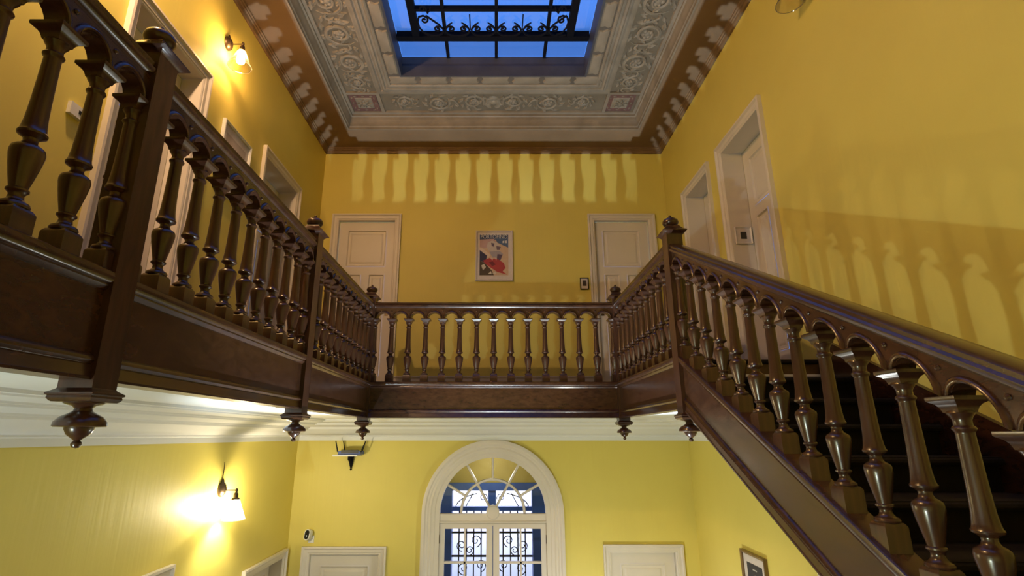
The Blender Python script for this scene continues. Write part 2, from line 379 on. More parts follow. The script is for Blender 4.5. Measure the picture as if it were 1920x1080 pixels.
# plain bars that separate the corner squares from the scroll panels
def box_on_ceiling(mb, x0, x1, y0, y1, z0=4.013, z1=4.036): mb.box(x0, x1, y0, y1, z0, z1)
ZP = 4.035
corners = {'far_left': (XWL+0.49, XWL+0.86, YW-0.86, YW-0.49), 'far_right': (XWR-0.86, XWR-0.49, YW-0.86, YW-0.49)}
mb = MB()
for s in (-1, 1):
    xo, xi = ((XWL+0.485, XWL+0.865) if s < 0 else (XWR-0.485, XWR-0.865))
    box_on_ceiling(mb, xo, xi, YW-0.885, YW-0.845)
    mb.box(xi-0.02, xi+0.02, YW-0.865, YW-0.485, 4.0135, 4.036)
    yf = YF+0.885
    box_on_ceiling(mb, xo, xi, yf-0.02, yf+0.02)
mb.build('panel_divider', M['stucco'], ceiling, False)
for x0, x1, y0, y1 in corners.values():
    MB().box(x0+0.005, x1-0.03, y0+0.025, y1-0.005, 4.024, 4.034).build('corner_panel_ground', M['redfield'], ceiling, False)

def spiral(cx, cy, r0, r1, a0, turns, n=30):
    out = []
    for i in range(n+1):
        t = i/n; a = a0 + turns*2*math.pi*t; r = r0 + (r1-r0)*(t**0.8)
        out.append((cx + r*math.cos(a), cy + r*math.sin(a)))
    return out
def leaf_poly(mb, T, x, y, ang, L, W, h=0.016):
    """a little acanthus leaf: domed fan of faces"""
    pts = [(-0.5,0.0),(-0.2,0.32),(0.0,0.26),(0.18,0.5),(0.42,0.28),(0.62,0.22),(1.0,0.0)]
    pts = pts + [(a, -b) for a, b in reversed(pts[1:-1])]
    c, s = math.cos(ang), math.sin(ang)
    f = lambda a, b: (x + L*a*c - W*b*s, y + L*a*s + W*b*c)
    rim = [f(a, b) for a, b in pts]; n = len(rim)
    vs = [T(p[0], p[1], 0.0) for p in rim] + [T(*f(a*0.7+0.05, b*0.6), h) for a, b in pts] + [T(*f(0.2, 0), h*0.55)]
    fs = [(i, (i+1) % n, n+(i+1) % n, n+i) for i in range(n)] + [(n+i, n+(i+1) % n, 2*n) for i in range(n)]
    mb.add(vs, fs)
def scroll(mb, T, cx, cy, r, flip, turn):
    """one acanthus volute of radius r centred at (cx,cy); flip mirrors along the length, turn mirrors across"""
    g = lambda p: (cx + flip*p[0], cy + turn*p[1])
    k = r/0.15
    sp = [g(p) for p in spiral(0, 0, r, r*0.20, R(205), -1.75, 44)]
    mb.tube([T(a, b, 0.004) for a, b in sp], [(0.009 + 0.011*math.sin(math.pi*min(1, i/40)))*k for i in range(len(sp))], 7)
    sp = [g(p) for p in spiral(0, 0, r*1.13, r*0.78, R(230), -0.62, 22)]
    mb.tube([T(a, b, 0.002) for a, b in sp], [(0.004 + 0.009*math.sin(math.pi*i/22))*k for i in range(len(sp))], 6)
    st = [g((r*(-0.98 - 0.75*t), r*(-0.30 - 1.0*t + 1.7*t*t))) for t in [q/10 for q in range(11)]]
    mb.tube([T(a, b, 0.004) for a, b in st], [0.017*k*(1-0.6*abs(q/10-0.4)) for q in range(11)], 7)
    for (dx, dy, q) in ((0.06, 0.02, 0.27), (-0.18, 0.14, 0.19), (0.24, -0.14, 0.18), (0.0, -0.22, 0.19), (-0.24, -0.08, 0.15), (0.16, 0.24, 0.16)):
        x, y = g((dx*r, dy*r)); rr = q*r
        mb.lathe([(rr, 0.0), (rr*0.86, 0.012), (rr*0.5, 0.022), (0.0, 0.026)], (0, 0, 0), 9, lambda a, b, c, x=x, y=y: T(x+a, y+b, c), False)
    for ang, q, L in ((15, 1.10, 0.55), (60, 1.12, 0.50), (105, 1.10, 0.50), (150, 1.10, 0.48), (255, 1.05, 0.55), (300, 1.08, 0.58), (335, 1.10, 0.52),
                      (30, 0.66, 0.40), (110, 0.64, 0.36), (190, 0.62, 0.40), (270, 0.64, 0.38), (340, 0.62, 0.36)):
        x, y = g((q*r*math.cos(R(ang)), q*r*math.sin(R(ang))))
        base = math.atan2(turn*math.sin(R(ang-62)), flip*math.cos(R(ang-62)))
        leaf_poly(mb, T, x, y, base, L*r, L*r*0.85, 0.018)
    for dx, dy, an in ((-1.35, -0.72, 200), (-1.5, 0.25, 120), (-1.15, 0.55, 60)):
        x, y = g((dx*r, dy*r)); leaf_poly(mb, T, x, y, math.atan2(turn*math.sin(R(an)), flip*math.cos(R(an))), 0.42*r, 0.36*r, 0.016)
# far panel (between the corner squares), symmetrical about its middle
xa, xb = XWL+0.90, XWR-0.90; xm = (xa+xb)/2; ym = YW-0.675
Tfar = lambda a, b, h: (a, b, ZP - h)
for k, (off, r, fl, tu) in enumerate(((0.25, 0.135, 1, -1), (0.69, 0.145, 1, 1), (1.12, 0.11, 1, -1))):
    for s in (-1, 1):
        mb = MB(); scroll(mb, Tfar, xm + s*off, ym + tu*0.01, r, s*fl, tu)
        mb.build('scroll_relief', M['relief'], ceiling, True, 50)
mb = MB()
for s in (-1, 1):
    leaf_poly(mb, Tfar, xm + s*0.03, ym-0.06, R(90 - s*38), 0.15, 0.12)
    leaf_poly(mb, Tfar, xm + s*0.05, ym+0.08, R(-90 + s*30), 0.12, 0.10)
mb.lathe([(0.055,0),(0.05,0.012),(0.025,0.02),(0,0.022)], (0,0,0), 12, lambda a, b, c: Tfar(xm+a, ym+b, c), False)
mb.build('palmette_relief', M['relief'], ceiling, True, 50)
# side panels: volutes in a running row
for s, xc in ((-1, XWL+0.675), (1, XWR-0.675)):
    Tside = lambda a, b, h, xc=xc, s=s: (xc + s*b*-1, a, ZP - h)
    y = YW - 1.02; k = 0
    while y > YF + 1.1:
        r = 0.12 if k == 0 else 0.16
        mb = MB(); scroll(mb, Tside, y - r*0.35, 0.0, r, -1, 1 if k % 2 else -1)
        mb.build('scroll_relief', M['relief'], ceiling, True, 50)
        y -= 0.33 if k == 0 else 0.43; k += 1
# rosettes in the corner squares
for x0, x1, y0, y1 in corners.values():
    cx, cy = (x0+x1)/2 - 0.0125, (y0+y1)/2 + 0.01; Tc = lambda a, b, h: (a, b, 4.024 - h)
    mb = MB()
    q = 0.105
    mb.sqlathe([(q, 0), (q-0.012, 0.010), (q-0.03, 0.006)], (0, 0, 0), lambda a, b, c: Tc(cx+a, cy+b, c))
    for i in range(8):
        leaf_poly(mb, Tc, cx + 0.05*math.cos(i*R(45)), cy + 0.05*math.sin(i*R(45)), i*R(45), 0.055, 0.05, 0.022)
    mb.lathe([(0.03,0.01),(0.024,0.024),(0,0.03)], (0,0,0), 10, lambda a, b, c: Tc(cx+a, cy+b, c), False)
    for i in range(4):
        for t in (-0.5, 0.0, 0.5):
            a = R(90*i); ux, uy = math.cos(a), math.sin(a)
            px, py = cx + ux*0.138 - uy*t*0.2, cy + uy*0.138 + ux*t*0.2
            leaf_poly(mb, Tc, px, py, a+R(90), 0.03, 0.022, 0.008)
    mb.build('corner_rosette', M['relief'], ceiling, True, 50)
# tongue-shaped tiles of the frieze under the skylight curb
mbt = MB()
L, Wd = 0.172, 0.062
pts = [(-L, 0.5*Wd), (-L*0.9, Wd), (L*0.9, Wd), (L, 0.5*Wd), (L*0.86, -0.2*Wd), (L*0.93, -Wd), (-L*0.93, -Wd), (-L*0.86, -0.2*Wd)]
n = len(pts)
mbt.add([(a, b, 0) for a, b in pts] + [(a*0.93, b*0.8, -0.014) for a, b in pts] + [(a*0.8, b*0.4, -0.018) for a, b in pts],
        [(i, (i+1) % n, n+(i+1) % n, n+i) for i in range(n)] + [(n+i, n+(i+1) % n, 2*n+(i+1) % n, 2*n+i) for i in range(n)] + [tuple(range(2*n, 3*n))])
tile_me = local_mesh(mbt, 'frieze_tile', M['stucco'])
px = 0.36
k = 0
for i in range(-3, 4):
    x = -0.005 + i*0.362
    inst('frieze_tile', tile_me, (x, YW-1.13, 4.010), ceiling)
y = YW - 1.40
while y > 1.0:
    inst('frieze_tile', tile_me, (XWL+1.13, y, 4.010), ceiling, (0, 0, R(90)))
    inst('frieze_tile', tile_me, (XWR-1.13, y, 4.010), ceiling, (0, 0, R(-90)))
    y -= px

# ------------------------------------------------------------------ skylight
SX0, SX1, SY0, SY1, SZ = -1.092, 1.026, YF+1.222, YW-1.222, 4.255
sky = thing('window_1', ((SX0+SX1)/2, (SY0+SY1)/2, SZ), 'blue dusk skylight with black bars and wrought-iron scrollwork', kind='structure')
IX0, IX1, IY0, IY1 = -0.876, 0.812, -0.30, 4.832
xbars = [-0.556, 0.003, 0.562]
ybars_in = [4.45 - 0.78*i for i in range(6)]
def pane(x0, x1, y0, y1):
    MB().box(x0, x1, y0, y1, SZ+0.005, SZ+0.011).build('pane', M['sky_glass'], sky, False)
xs4 = [SX0, *xbars, SX1]
for i in range(4): pane(xs4[i], xs4[i+1], IY1, SY1); pane(xs4[i], xs4[i+1], SY0, IY0)
pane(SX0, IX0, IY0, IY1); pane(IX1, SX1, IY0, IY1)
xin = [IX0, *xbars, IX1]; yin = [IY1, *ybars_in, IY0]
for i in range(4):
    for j in range(len(yin)-1): pane(xin[i], xin[i+1], yin[j+1], yin[j])
for y in (IY0, IY1): MB().box(SX0, SX1, y-0.038, y+0.038, SZ-0.045, SZ+0.03).build('frame_beam', M['steel'], sky, False)
for x in (IX0, IX1): MB().box(x-0.038, x+0.038, IY0, IY1, SZ-0.043, SZ+0.03).build('frame_beam', M['steel'], sky, False)
for x in xbars: MB().box(x-0.017, x+0.017, SY0, SY1, SZ-0.02, SZ+0.025).build('glazing_bar', M['steel'], sky, False)
for y in ybars_in: MB().box(IX0, IX1, y-0.018, y+0.018, SZ-0.022, SZ+0.025).build('glazing_bar', M['steel'], sky, False)
# scrollwork band along the inside of the far beam
ZS = SZ - 0.035
def b2y(b): return IY1 - 0.038 - b
stems = [-0.556, -0.276, 0.003, 0.283, 0.562]
for k, x0 in enumerate(stems):
    mb = MB()
    for s in (-1, 1):
        edge = (k == 0 and s < 0) or (k == len(stems)-1 and s > 0)
        if edge: low = [(0.20, 0.012), (0.12, 0.0), (0.07, 0.006)]
        else: low = [(0.14, 0.0), (0.10, 0.0), (0.065, 0.006)]
        path = low + [(0.035, 0.024), (0.017, 0.052), (0.012, 0.085), (0.024, 0.118), (0.050, 0.136)]
        path += [(0.072 + q[0], 0.098 + q[1]) for q in spiral(0, 0, 0.040, 0.011, R(112), -1.15, 18)]
        mb.tube([(x0 + s*a, b2y(b), ZS) for a, b in path], 0.0105, 6)
        leaf = [(0.004, 0.085), (0.03, 0.13), (0.06, 0.165), (0.09, 0.19)]
        if edge: leaf = [(0.004, 0.085), (0.05, 0.16), (0.10, 0.21), (0.15, 0.26), (0.175, 0.29)]
        mb.tube([(x0 + s*a, b2y(b), ZS) for a, b in leaf], [0.006, 0.011, 0.011, 0.006] if not edge else [0.006, 0.010, 0.011, 0.011, 0.007], 6)
    mb.build('iron_scroll', M['iron'], sky)
for x0 in (-0.276, 0.003, 0.283):
    MB().box(x0-0.006, x0+0.006, b2y(0.30), b2y(0.10), ZS-0.006, ZS+0.006).build('iron_rod', M['iron'], sky, False)
for s, xe in ((1, IX0+0.038), (-1, IX1-0.038)):
    mb = MB()
    p = [(0.115, 0.012), (0.055, 0.045), (0.016, 0.12), (0.008, 0.20), (0.03, 0.27), (0.075, 0.285), (0.115, 0.262)]
    p += [(0.082 + q[0]*0.9, 0.225 + q[1]) for q in spiral(0, 0, 0.042, 0.012, R(15), -1.0, 16)]
    mb.tube([(xe + s*a, b2y(b), ZS) for a, b in p], 0.0105, 6)
    p = [(0.125, 0.33), (0.118, 0.37)] + [(0.082 + q[0]*0.95, 0.375 + q[1]) for q in spiral(0, 0, 0.042, 0.012, R(0), 1.2, 16)]
    mb.tube([(xe + s*a, b2y(b), ZS) for a, b in p], 0.0105, 6)
    mb.tube([(xe + s*a, b2y(b), ZS) for a, b in ((0.125, 0.32), (0.155, 0.36), (0.17, 0.41))], [0.010, 0.010, 0.004], 6)
    mb.build('iron_scroll', M['iron'], sky)

# ------------------------------------------------------------------ doors
def door(name, T, d, zf, zt, rec, label, style='three', handle=None):
    a0, a1 = d; am = (a0+a1)/2
    p0 = T(am, 0, zf); root = thing(name, p0, label, kind='structure')
    CPf = [(0.0,0.0),(0.0,0.036),(0.018,0.038),(0.026,0.028),(0.032,0.022),(0.060,0.020),(0.066,0.014),(0.074,0.014),(CAS,0.008),(CAS,-rec)]
    rings = [[T(a0+e, n, zf) for e, n in CPf], [T(a0+e, n, zt-e) for e, n in CPf], [T(a1-e, n, zt-e) for e, n in CPf], [T(a1-e, n, zf) for e, n in CPf]]
    MB().sweep(rings, False).build('casing', M['white'], root, True, 25)
    b0, b1, zl = a0+CAS+0.004, a1-CAS-0.004, zt-CAS-0.006
    w, h = b1-b0, zl-zf
    st, rl = 0.105, 0.11
    zm = zl - 0.30*h                           # lock rail between the top panel and the two tall ones
    mb = MB(); n0 = -rec
    for (x0, x1, z0, z1) in ((b0, b0+st, zf+0.005, zl), (b1-st, b1, zf+0.005, zl), (b0+st, b1-st, zl-rl, zl), (b0+st, b1-st, zf+0.005, zf+0.2)):
        mb.box(x0, x1, n0-0.04, n0, z0, z1, T)
    cells = []
    if style == 'three':
        mb.box(b0+st, b1-st, n0-0.04, n0, zm-0.05, zm+0.05, T)
        mid = (b0+b1)/2; mb.box(mid-0.045, mid+0.045, n0-0.04, n0, zf+0.2, zm-0.05, T)
        cells = [(b0+st, b1-st, zm+0.05, zl-rl), (b0+st, mid-0.045, zf+0.2, zm-0.05), (mid+0.045, b1-st, zf+0.2, zm-0.05)]
    else:
        mb.box(b0+st, b1-st, n0-0.04, n0, zf+1.0, zf+1.12, T)
        cells = [(b0+st, b1-st, zf+1.12, zl-rl), (b0+st, b1-st, zf+0.2, zf+1.0)]
    leaf = mb.build('leaf', M['white'], root, False)
    for (x0, x1, z0, z1) in cells:
        mb = MB()
        P = [(0.0, 0.003), (0.012, 0.005), (0.022, -0.012), (0.045, -0.013), (0.065, -0.004), (0.07, -0.004)]
        rings = [[T(x0+e, n0+n, z0+e), T(x1-e, n0+n, z0+e), T(x1-e, n0+n, z1-e), T(x0+e, n0+n, z1-e)] for e, n in P]
        mb.sweep(rings, True, False); k = len(mb.v); mb.f.append((k-4, k-3, k-2, k-1)); mb.mi.append(0)
        mb.build('panel', M['white'], leaf, True, 25)
    if handle is not None:
        ha = b0+0.055 if handle < 0 else b1-0.055
        mb = MB(); mb.box(ha-0.02, ha+0.02, n0, n0+0.006, zf+0.95, zf+1.12, T)
        mb.tube([T(ha, n0, zf+1.04), T(ha, n0+0.045, zf+1.04), T(ha - handle*0.03, n0+0.05, zf+1.04), T(ha - handle*0.11, n0+0.05, zf+1.04)], 0.009, 8)
        mb.build('handle', M['brass'], leaf)
    return root
door('door_1', TF, D_FAR_L, ZFLOOR, ZT_FAR, 0.05, 'white panelled gallery door left of the travel poster', handle=1)
door('door_2', TF, D_FAR_R, ZFLOOR, ZT_FAR, 0.05, 'white panelled gallery door right of the travel poster', handle=-1)
door('door_3', TL, D_LEFT[0], ZFLOOR, ZT_SIDE, 0.16, 'white gallery door on the left wall before the lit sconce', handle=-1)
door('door_4', TL, D_LEFT[1], ZFLOOR, ZT_SIDE, 0.20, 'white deep-set gallery door on the left wall nearest the corner', handle=-1)
door('door_5', TR, D_RIGHT[0], ZFLOOR, ZT_SIDE, 0.20, 'white deep-set door at the head of the stair')
door('door_6', TR, D_RIGHT[1], ZFLOOR, ZT_SIDE, 0.20, 'white deep-set door on the right wall nearest the corner')
door('door_7', TF, D_LOW_L, ZGROUND, -1.18, 0.04, 'white ground-floor door left of the arched entrance', 'two', 1)
door('door_8', TF, D_LOW_R, ZGROUND, -1.16, 0.04, 'white ground-floor door right of the arched entrance', 'two', -1)
door('door_9', TL, D_LOWLEFT[0][:2], ZGROUND, D_LOWLEFT[0][2], 0.06, 'tall white ground-floor door on the left wall nearest the viewer', 'two')
door('door_10', TL, D_LOWLEFT[1][:2], ZGROUND, D_LOWLEFT[1][2], 0.12, 'white ground-floor door on the left wall by the corner', 'two')
door('door_11', TR, D_LOWRIGHT[0][:2], ZGROUND, D_LOWRIGHT[0][2], 0.06, 'white ground-floor door on the right wall behind the stair', 'two')

# ------------------------------------------------------------------ arched entrance (fanlight over glazed double doors)
ent = thing('window_2', TF(ARC_X, 0, ZGROUND), 'arched white entrance with radial fanlight and glazed double doors', kind='structure')
N_A = 28
def arc_pt(r, a, n): return TF(ARC_X + r*math.cos(a), n, ARC_Z + r*math.sin(a))
CA = [(0.80,0.0),(0.80,0.040),(0.785,0.046),(0.765,0.046),(0.75,0.034),(0.735,0.034),(0.72,0.026),(0.70,0.030),(0.685,0.020),(0.655,0.018),(0.645,0.010),(0.60,0.008),(0.60,-0.10)]
rings = [[TF(ARC_X + r, n, ZGROUND) for r, n in CA]]
for i in range(N_A+1):
    a = math.pi*i/N_A; rings.append([arc_pt(r, a, n) for r, n in CA])
rings.append([TF(ARC_X - r, n, ZGROUND) for r, n in CA])
MB().sweep(rings, False).build('casing', M['white'], ent, True, 25)
fan = MB()
fan.box(ARC_X-0.62, ARC_X+0.62, -0.08, -0.005, ARC_Z-0.085, ARC_Z-0.005, TF)           # transom
fan.box(ARC_X-0.62, ARC_X+0.62, -0.075, -0.020, ARC_Z-0.13, ARC_Z-0.08, TF)
fan.box(ARC_X-0.62, ARC_X+0.62, -0.02, 0.006, ARC_Z-0.095, ARC_Z-0.082, TF)
fan_o = fan.build('transom_rail', M['white'], ent, False)
def bar_path(pts, w, dpt0, dpt1):       # flat bar following (x,z) pts
    rings = []
    for i, (x, z) in enumerate(pts):
        x0, z0 = pts[max(i-1, 0)]; x1, z1 = pts[min(i+1, len(pts)-1)]
        dx, dz = x1-x0, z1-z0; l = math.hypot(dx, dz); nx, nz = -dz/l*w/2, dx/l*w/2
        rings.append([TF(x-nx, dpt0, z-nz), TF(x+nx, dpt0, z+nz), TF(x+nx*0.6, dpt1, z+nz*0.6), TF(x-nx*0.6, dpt1, z-nz*0.6)])
    return MB().sweep(rings)
for deg in (30, 60, 90, 120, 150):
    a = R(deg); r0 = 0.07 if deg in (60, 120) else 0.36
    bar_path([(ARC_X + r*math.cos(a), ARC_Z + r*math.sin(a)) for r in (r0, 0.612)], 0.030, -0.06, -0.025).build('fan_spoke', M['white'], ent, False)
bar_path([(ARC_X + 0.36*math.cos(R(t)), ARC_Z + 0.36*math.sin(R(t))) for t in range(0, 181, 10)], 0.032, -0.06, -0.022).build('fan_arc', M['white'], ent, True)
MB().lathe([(0.075,0.0),(0.075,0.066),(0.064,0.074),(0,0.074)], (0,0,0), 24, lambda a, b, c: TF(ARC_X+a, -0.065+c, ARC_Z+0.012+b)).build('fan_hub', M['white'], ent)
# glass of the fanlight
gp = [(ARC_X + 0.605*math.cos(R(t)), ARC_Z + 0.605*math.sin(R(t))) for t in range(0, 181, 10)]
MB().prism(gp, -0.052, -0.048, lambda a, b, h: TF(a, h, b)).build('fan_pane', M['win_glass'], ent, False)
# two leaves with muntins
zt_l = ARC_Z - 0.105
for s in (-1, 1):
    x_in, x_out = ARC_X + s*0.004, ARC_X + s*0.598
    mb = MB()
    mb.box(x_in, x_in+s*0.070, -0.065, -0.015, ZGROUND+0.01, zt_l, TF); mb.box(x_out-s*0.058, x_out, -0.065, -0.015, ZGROUND+0.01, zt_l, TF)
    mb.box(x_in+s*0.070, x_out-s*0.058, -0.065, -0.015, zt_l-0.055, zt_l, TF); mb.box(x_in+s*0.070, x_out-s*0.058, -0.065, -0.015, ZGROUND+0.01, ZGROUND+0.75, TF)
    leaf = mb.build('leaf', M['white'], ent, False)
    xi, xo = x_in+s*0.070, x_out-s*0.058; xm_ = (xi+xo)/2 + s*0.005
    MB().box(xm_-0.010, xm_+0.010, -0.055, -0.022, ZGROUND+0.75, zt_l-0.055, TF).build('muntin', M['white'], leaf, False)
    zs = [zt_l-0.055, zt_l-0.40, zt_l-0.80, zt_l-1.20, ZGROUND+0.75]
    for z in zs[1:-1]: MB().box(xi, xo, -0.055, -0.022, z-0.011, z+0.011, TF).build('muntin', M['white'], leaf, False)
    for j in range(4):
        for x0, x1 in ((xi, xm_), (xm_, xo)):
            MB().box(x0, x1, -0.046, -0.042, zs[j+1], zs[j], TF).build('pane', M['win_glass'], leaf, False)
    for z in (zt_l-0.16, ZGROUND+1.2):
        MB().lathe([(0.010,-0.045),(0.010,0.045)], (0,0,0), 10, lambda a, b, c: TF(x_out+s*0.006+a, -0.010+b, z+c)).build('hinge', M['brass'], leaf)
# vestibule behind, with the blue street door frame and its grille
YV = 7.70
v = MB(); v.box(-1.15, -1.05, YW+0.28, YV, ZGROUND, 0.2); v.box(0.98, 1.08, YW+0.28, YV, ZGROUND, 0.2); v.box(-1.15, 1.08, YW+0.28, YV+0.2, -0.10, 0.2)
v.box(-1.15, 1.08, YV, YV+0.2, -0.655, -0.10); v.box(-1.15, -0.80, YV, YV+0.2, ZGROUND, -0.655); v.box(0.70, 1.08, YV, YV+0.2, ZGROUND, -0.655)
tag(v.build('wall_vestibule', M['olive'], None, False), 'ochre entrance vestibule seen through the fanlight', kind='structure')
tag(MB().box(-1.15, 1.08, YW+0.28, YV+0.2, ZGROUND-0.2, ZGROUND).build('floor_vestibule', M['terrazzo'], None, False), 'grey vestibule floor', kind='structure')
sd = thing('window_3', (-0.05, YV+0.1, ZGROUND), 'deep blue street door frame with wrought-iron grille', kind='structure')
mb = MB()
mb.box(-0.82, -0.595, YV-0.06, YV+0.16, ZGROUND, -0.62); mb.box(0.49, 0.72, YV-0.06, YV+0.16, ZGROUND, -0.62); mb.box(-0.60, 0.49, YV-0.06, YV+0.16, -0.72, -0.62)
mb.build('frame', M['blue'], sd, False)
MB().box(-0.60, 0.49, YV+0.0, YV+0.10, -0.985, -0.93).build('transom_rail', M['blue'], sd, False)
MB().box(-0.105, 0.0, YV-0.02, YV+0.10, -0.94, -0.72).build('mullion', M['blue'], sd, False)
MB().box(-0.075, -0.030, YV+0.0, YV+0.10, ZGROUND, -0.98).build('meeting_stile', M['blue'], sd, False)
for x in (-0.50, -0.40, -0.30, -0.20, 0.095, 0.195, 0.295, 0.395):
    MB().box(x-0.008, x+0.008, YV+0.04, YV+0.056, ZGROUND, -0.98).build('grille_bar', M['iron'], sd, False)
for z in (-1.26, -1.55, -2.4):
    MB().box(-0.60, 0.49, YV+0.036, YV+0.06, z-0.011, z+0.011).build('grille_rail', M['iron'], sd, False)
for s, xc in ((1, -0.0525),):
    pass
for cx, fl in ((-0.335, 1), (0.23, -1)):
    for (dx, z, r, f2) in ((0.06, -1.36, 0.085, 1), (-0.13, -1.42, 0.075, -1), (0.13, -1.66, 0.08, 1), (-0.10, -1.70, 0.085, -1), (-0.02, -1.48, 0.06, 1)):
        mb = MB(); sp = spiral(0, 0, r, 0.018, R(-80), 1.4*f2, 22)
        mb.tube([(cx + fl*(dx + q[0]), YV+0.048, z + q[1]) for q in sp], 0.0065, 5); mb.build('grille_scroll', M['iron'], sd)
    mb = MB(); mb.tube([(-0.0525 - fl*0.50*math.cos(R(t)), YV+0.05, -0.95 + 0.20*math.sin(R(t))) for t in range(0, 70, 6)], 0.007, 5)
    sp = spiral(0, 0, 0.06, 0.015, R(200), -1.3, 18); mb.tube([(-0.0525 - fl*(0.12 + q[0]), YV+0.05, -0.82 + q[1]) for q in sp], 0.006, 5)
    mb.tube([(-0.0525 - fl*(0.36 - 0.10*t), YV+0.05, -0.93 + 0.17*t) for t in (0, 0.5, 1)], 0.006, 5)
    mb.build('grille_scroll', M['iron'], sd)
tag(MB().box(-3.0, 3.0, 10.0, 10.2, ZGROUND-0.2, 2.5).build('wall_street', M['street'], None, False), 'white wall across the street seen through the door glass', kind='structure')
tag(MB().box(-3.0, 3.0, YV+0.2, 10.2, ZGROUND-0.4, ZGROUND-0.05).build('floor_street', M['terrazzo'], None, False), 'pavement outside the entrance', kind='structure')

# ------------------------------------------------------------------ balusters
SQ2 = 0.037
def baluster_mesh(name, extra=0.0, a0=0.0, a1=2*math.pi, seg=22):
    mb = MB()
    full = abs(a1-a0-2*math.pi) < 1e-6
    prof = [(0.030,0.070),(0.0355,0.072),(0.0375,0.078),(0.0345,0.085),(0.027,0.088),(0.0195,0.097),(0.0175,0.110),(0.0215,0.117),(0.0265,0.121),(0.0265,0.126),(0.0215,0.130),
            (0.023,0.138),(0.029,0.165),(0.0355,0.198),(0.0405,0.228),(0.0412,0.241),(0.0385,0.252),(0.030,0.259),(0.022,0.264),(0.0175,0.274),(0.0185,0.283),
            (0.026,0.289),(0.0345,0.294),(0.036,0.300),(0.0325,0.306),(0.0305,0.316),(0.0272,0.345),(0.0248,0.40),(0.0232,0.47),(0.0218,0.548),(0.0225,0.553),(0.0265,0.557),
            (0.028,0.562),(0.0255,0.567),(0.0215,0.570),(0.0212,0.584),(0.0245,0.592),(0.030,0.600),(0.032,0.604),(0.030,0.610)]
    mb.lathe(prof, (0,0,0), seg if full else seg//2, None, True, a0, a1)
    def half(vs): return vs
    if full:
        mb.sqlathe([(0.037, -extra), (0.037, 0.060), (0.034, 0.066), (0.030, 0.072)])
        mb.sqlathe([(0.026, 0.606), (0.0275, 0.612), (0.030, 0.620), (0.036, 0.629), (0.0475, 0.637), (0.0500, 0.640), (0.0500, 0.650)])
    else:                       # engaged half, flat side on x=0, body towards +x
        for prof_ in ([(0.037, -extra), (0.037, 0.060), (0.034, 0.066), (0.030, 0.072)], [(0.026, 0.606), (0.0275, 0.612), (0.030, 0.620), (0.036, 0.629), (0.0475, 0.637), (0.0500, 0.640), (0.0500, 0.650)]):
            vs = []
            for r, z in prof_: vs += [(0, -r, z), (r, -r, z), (r, r, z), (0, r, z)]
            fs = [(3,2,1,0)]; m = len(prof_)
            for j in range(m-1):
                for i in range(4): fs.append((j*4+i, j*4+(i+1) % 4, (j+1)*4+(i+1) % 4, (j+1)*4+i))
            k = (m-1)*4; fs.append((k, k+1, k+2, k+3)); mb.add(vs, fs)
    return local_mesh(mb, name, M['wood'], True, 40)
BAL = baluster_mesh('baluster'); BAL_ST = baluster_mesh('stair_baluster', 0.05)
HALF = baluster_mesh('engaged_baluster', 0.0, -math.pi/2, math.pi/2); HALF_ST = baluster_mesh('stair_engaged_baluster', 0.05, -math.pi/2, math.pi/2)

def archivolt_mesh(name, s, slope):
    r = (s-0.045)/2
    mb = MB(); rings = []
    for i in range(17):
        a = math.pi*i/16; ring = []
        for rr, w in ((r+0.001, 0.0), (r+0.001, 0.009), (r+0.006, 0.012), (r+0.013, 0.010), (r+0.017, 0.004), (r+0.019, 0.0)):
            x = -rr*math.cos(a); ring.append((x, w, rr*math.sin(a) + slope*x))
        rings.append(ring)
    mb.sweep(rings, False); return local_mesh(mb, name, M['woodh'], True, 45)
def boss_mesh():
    mb = MB(); mb.lathe([(0.0085,0.0),(0.009,0.003),(0.006,0.007),(0,0.009)], (0,0,0), 10, lambda a, b, c: (a, c, b)); return local_mesh(mb, 'boss', M['woodh'])
BOSS = boss_mesh()

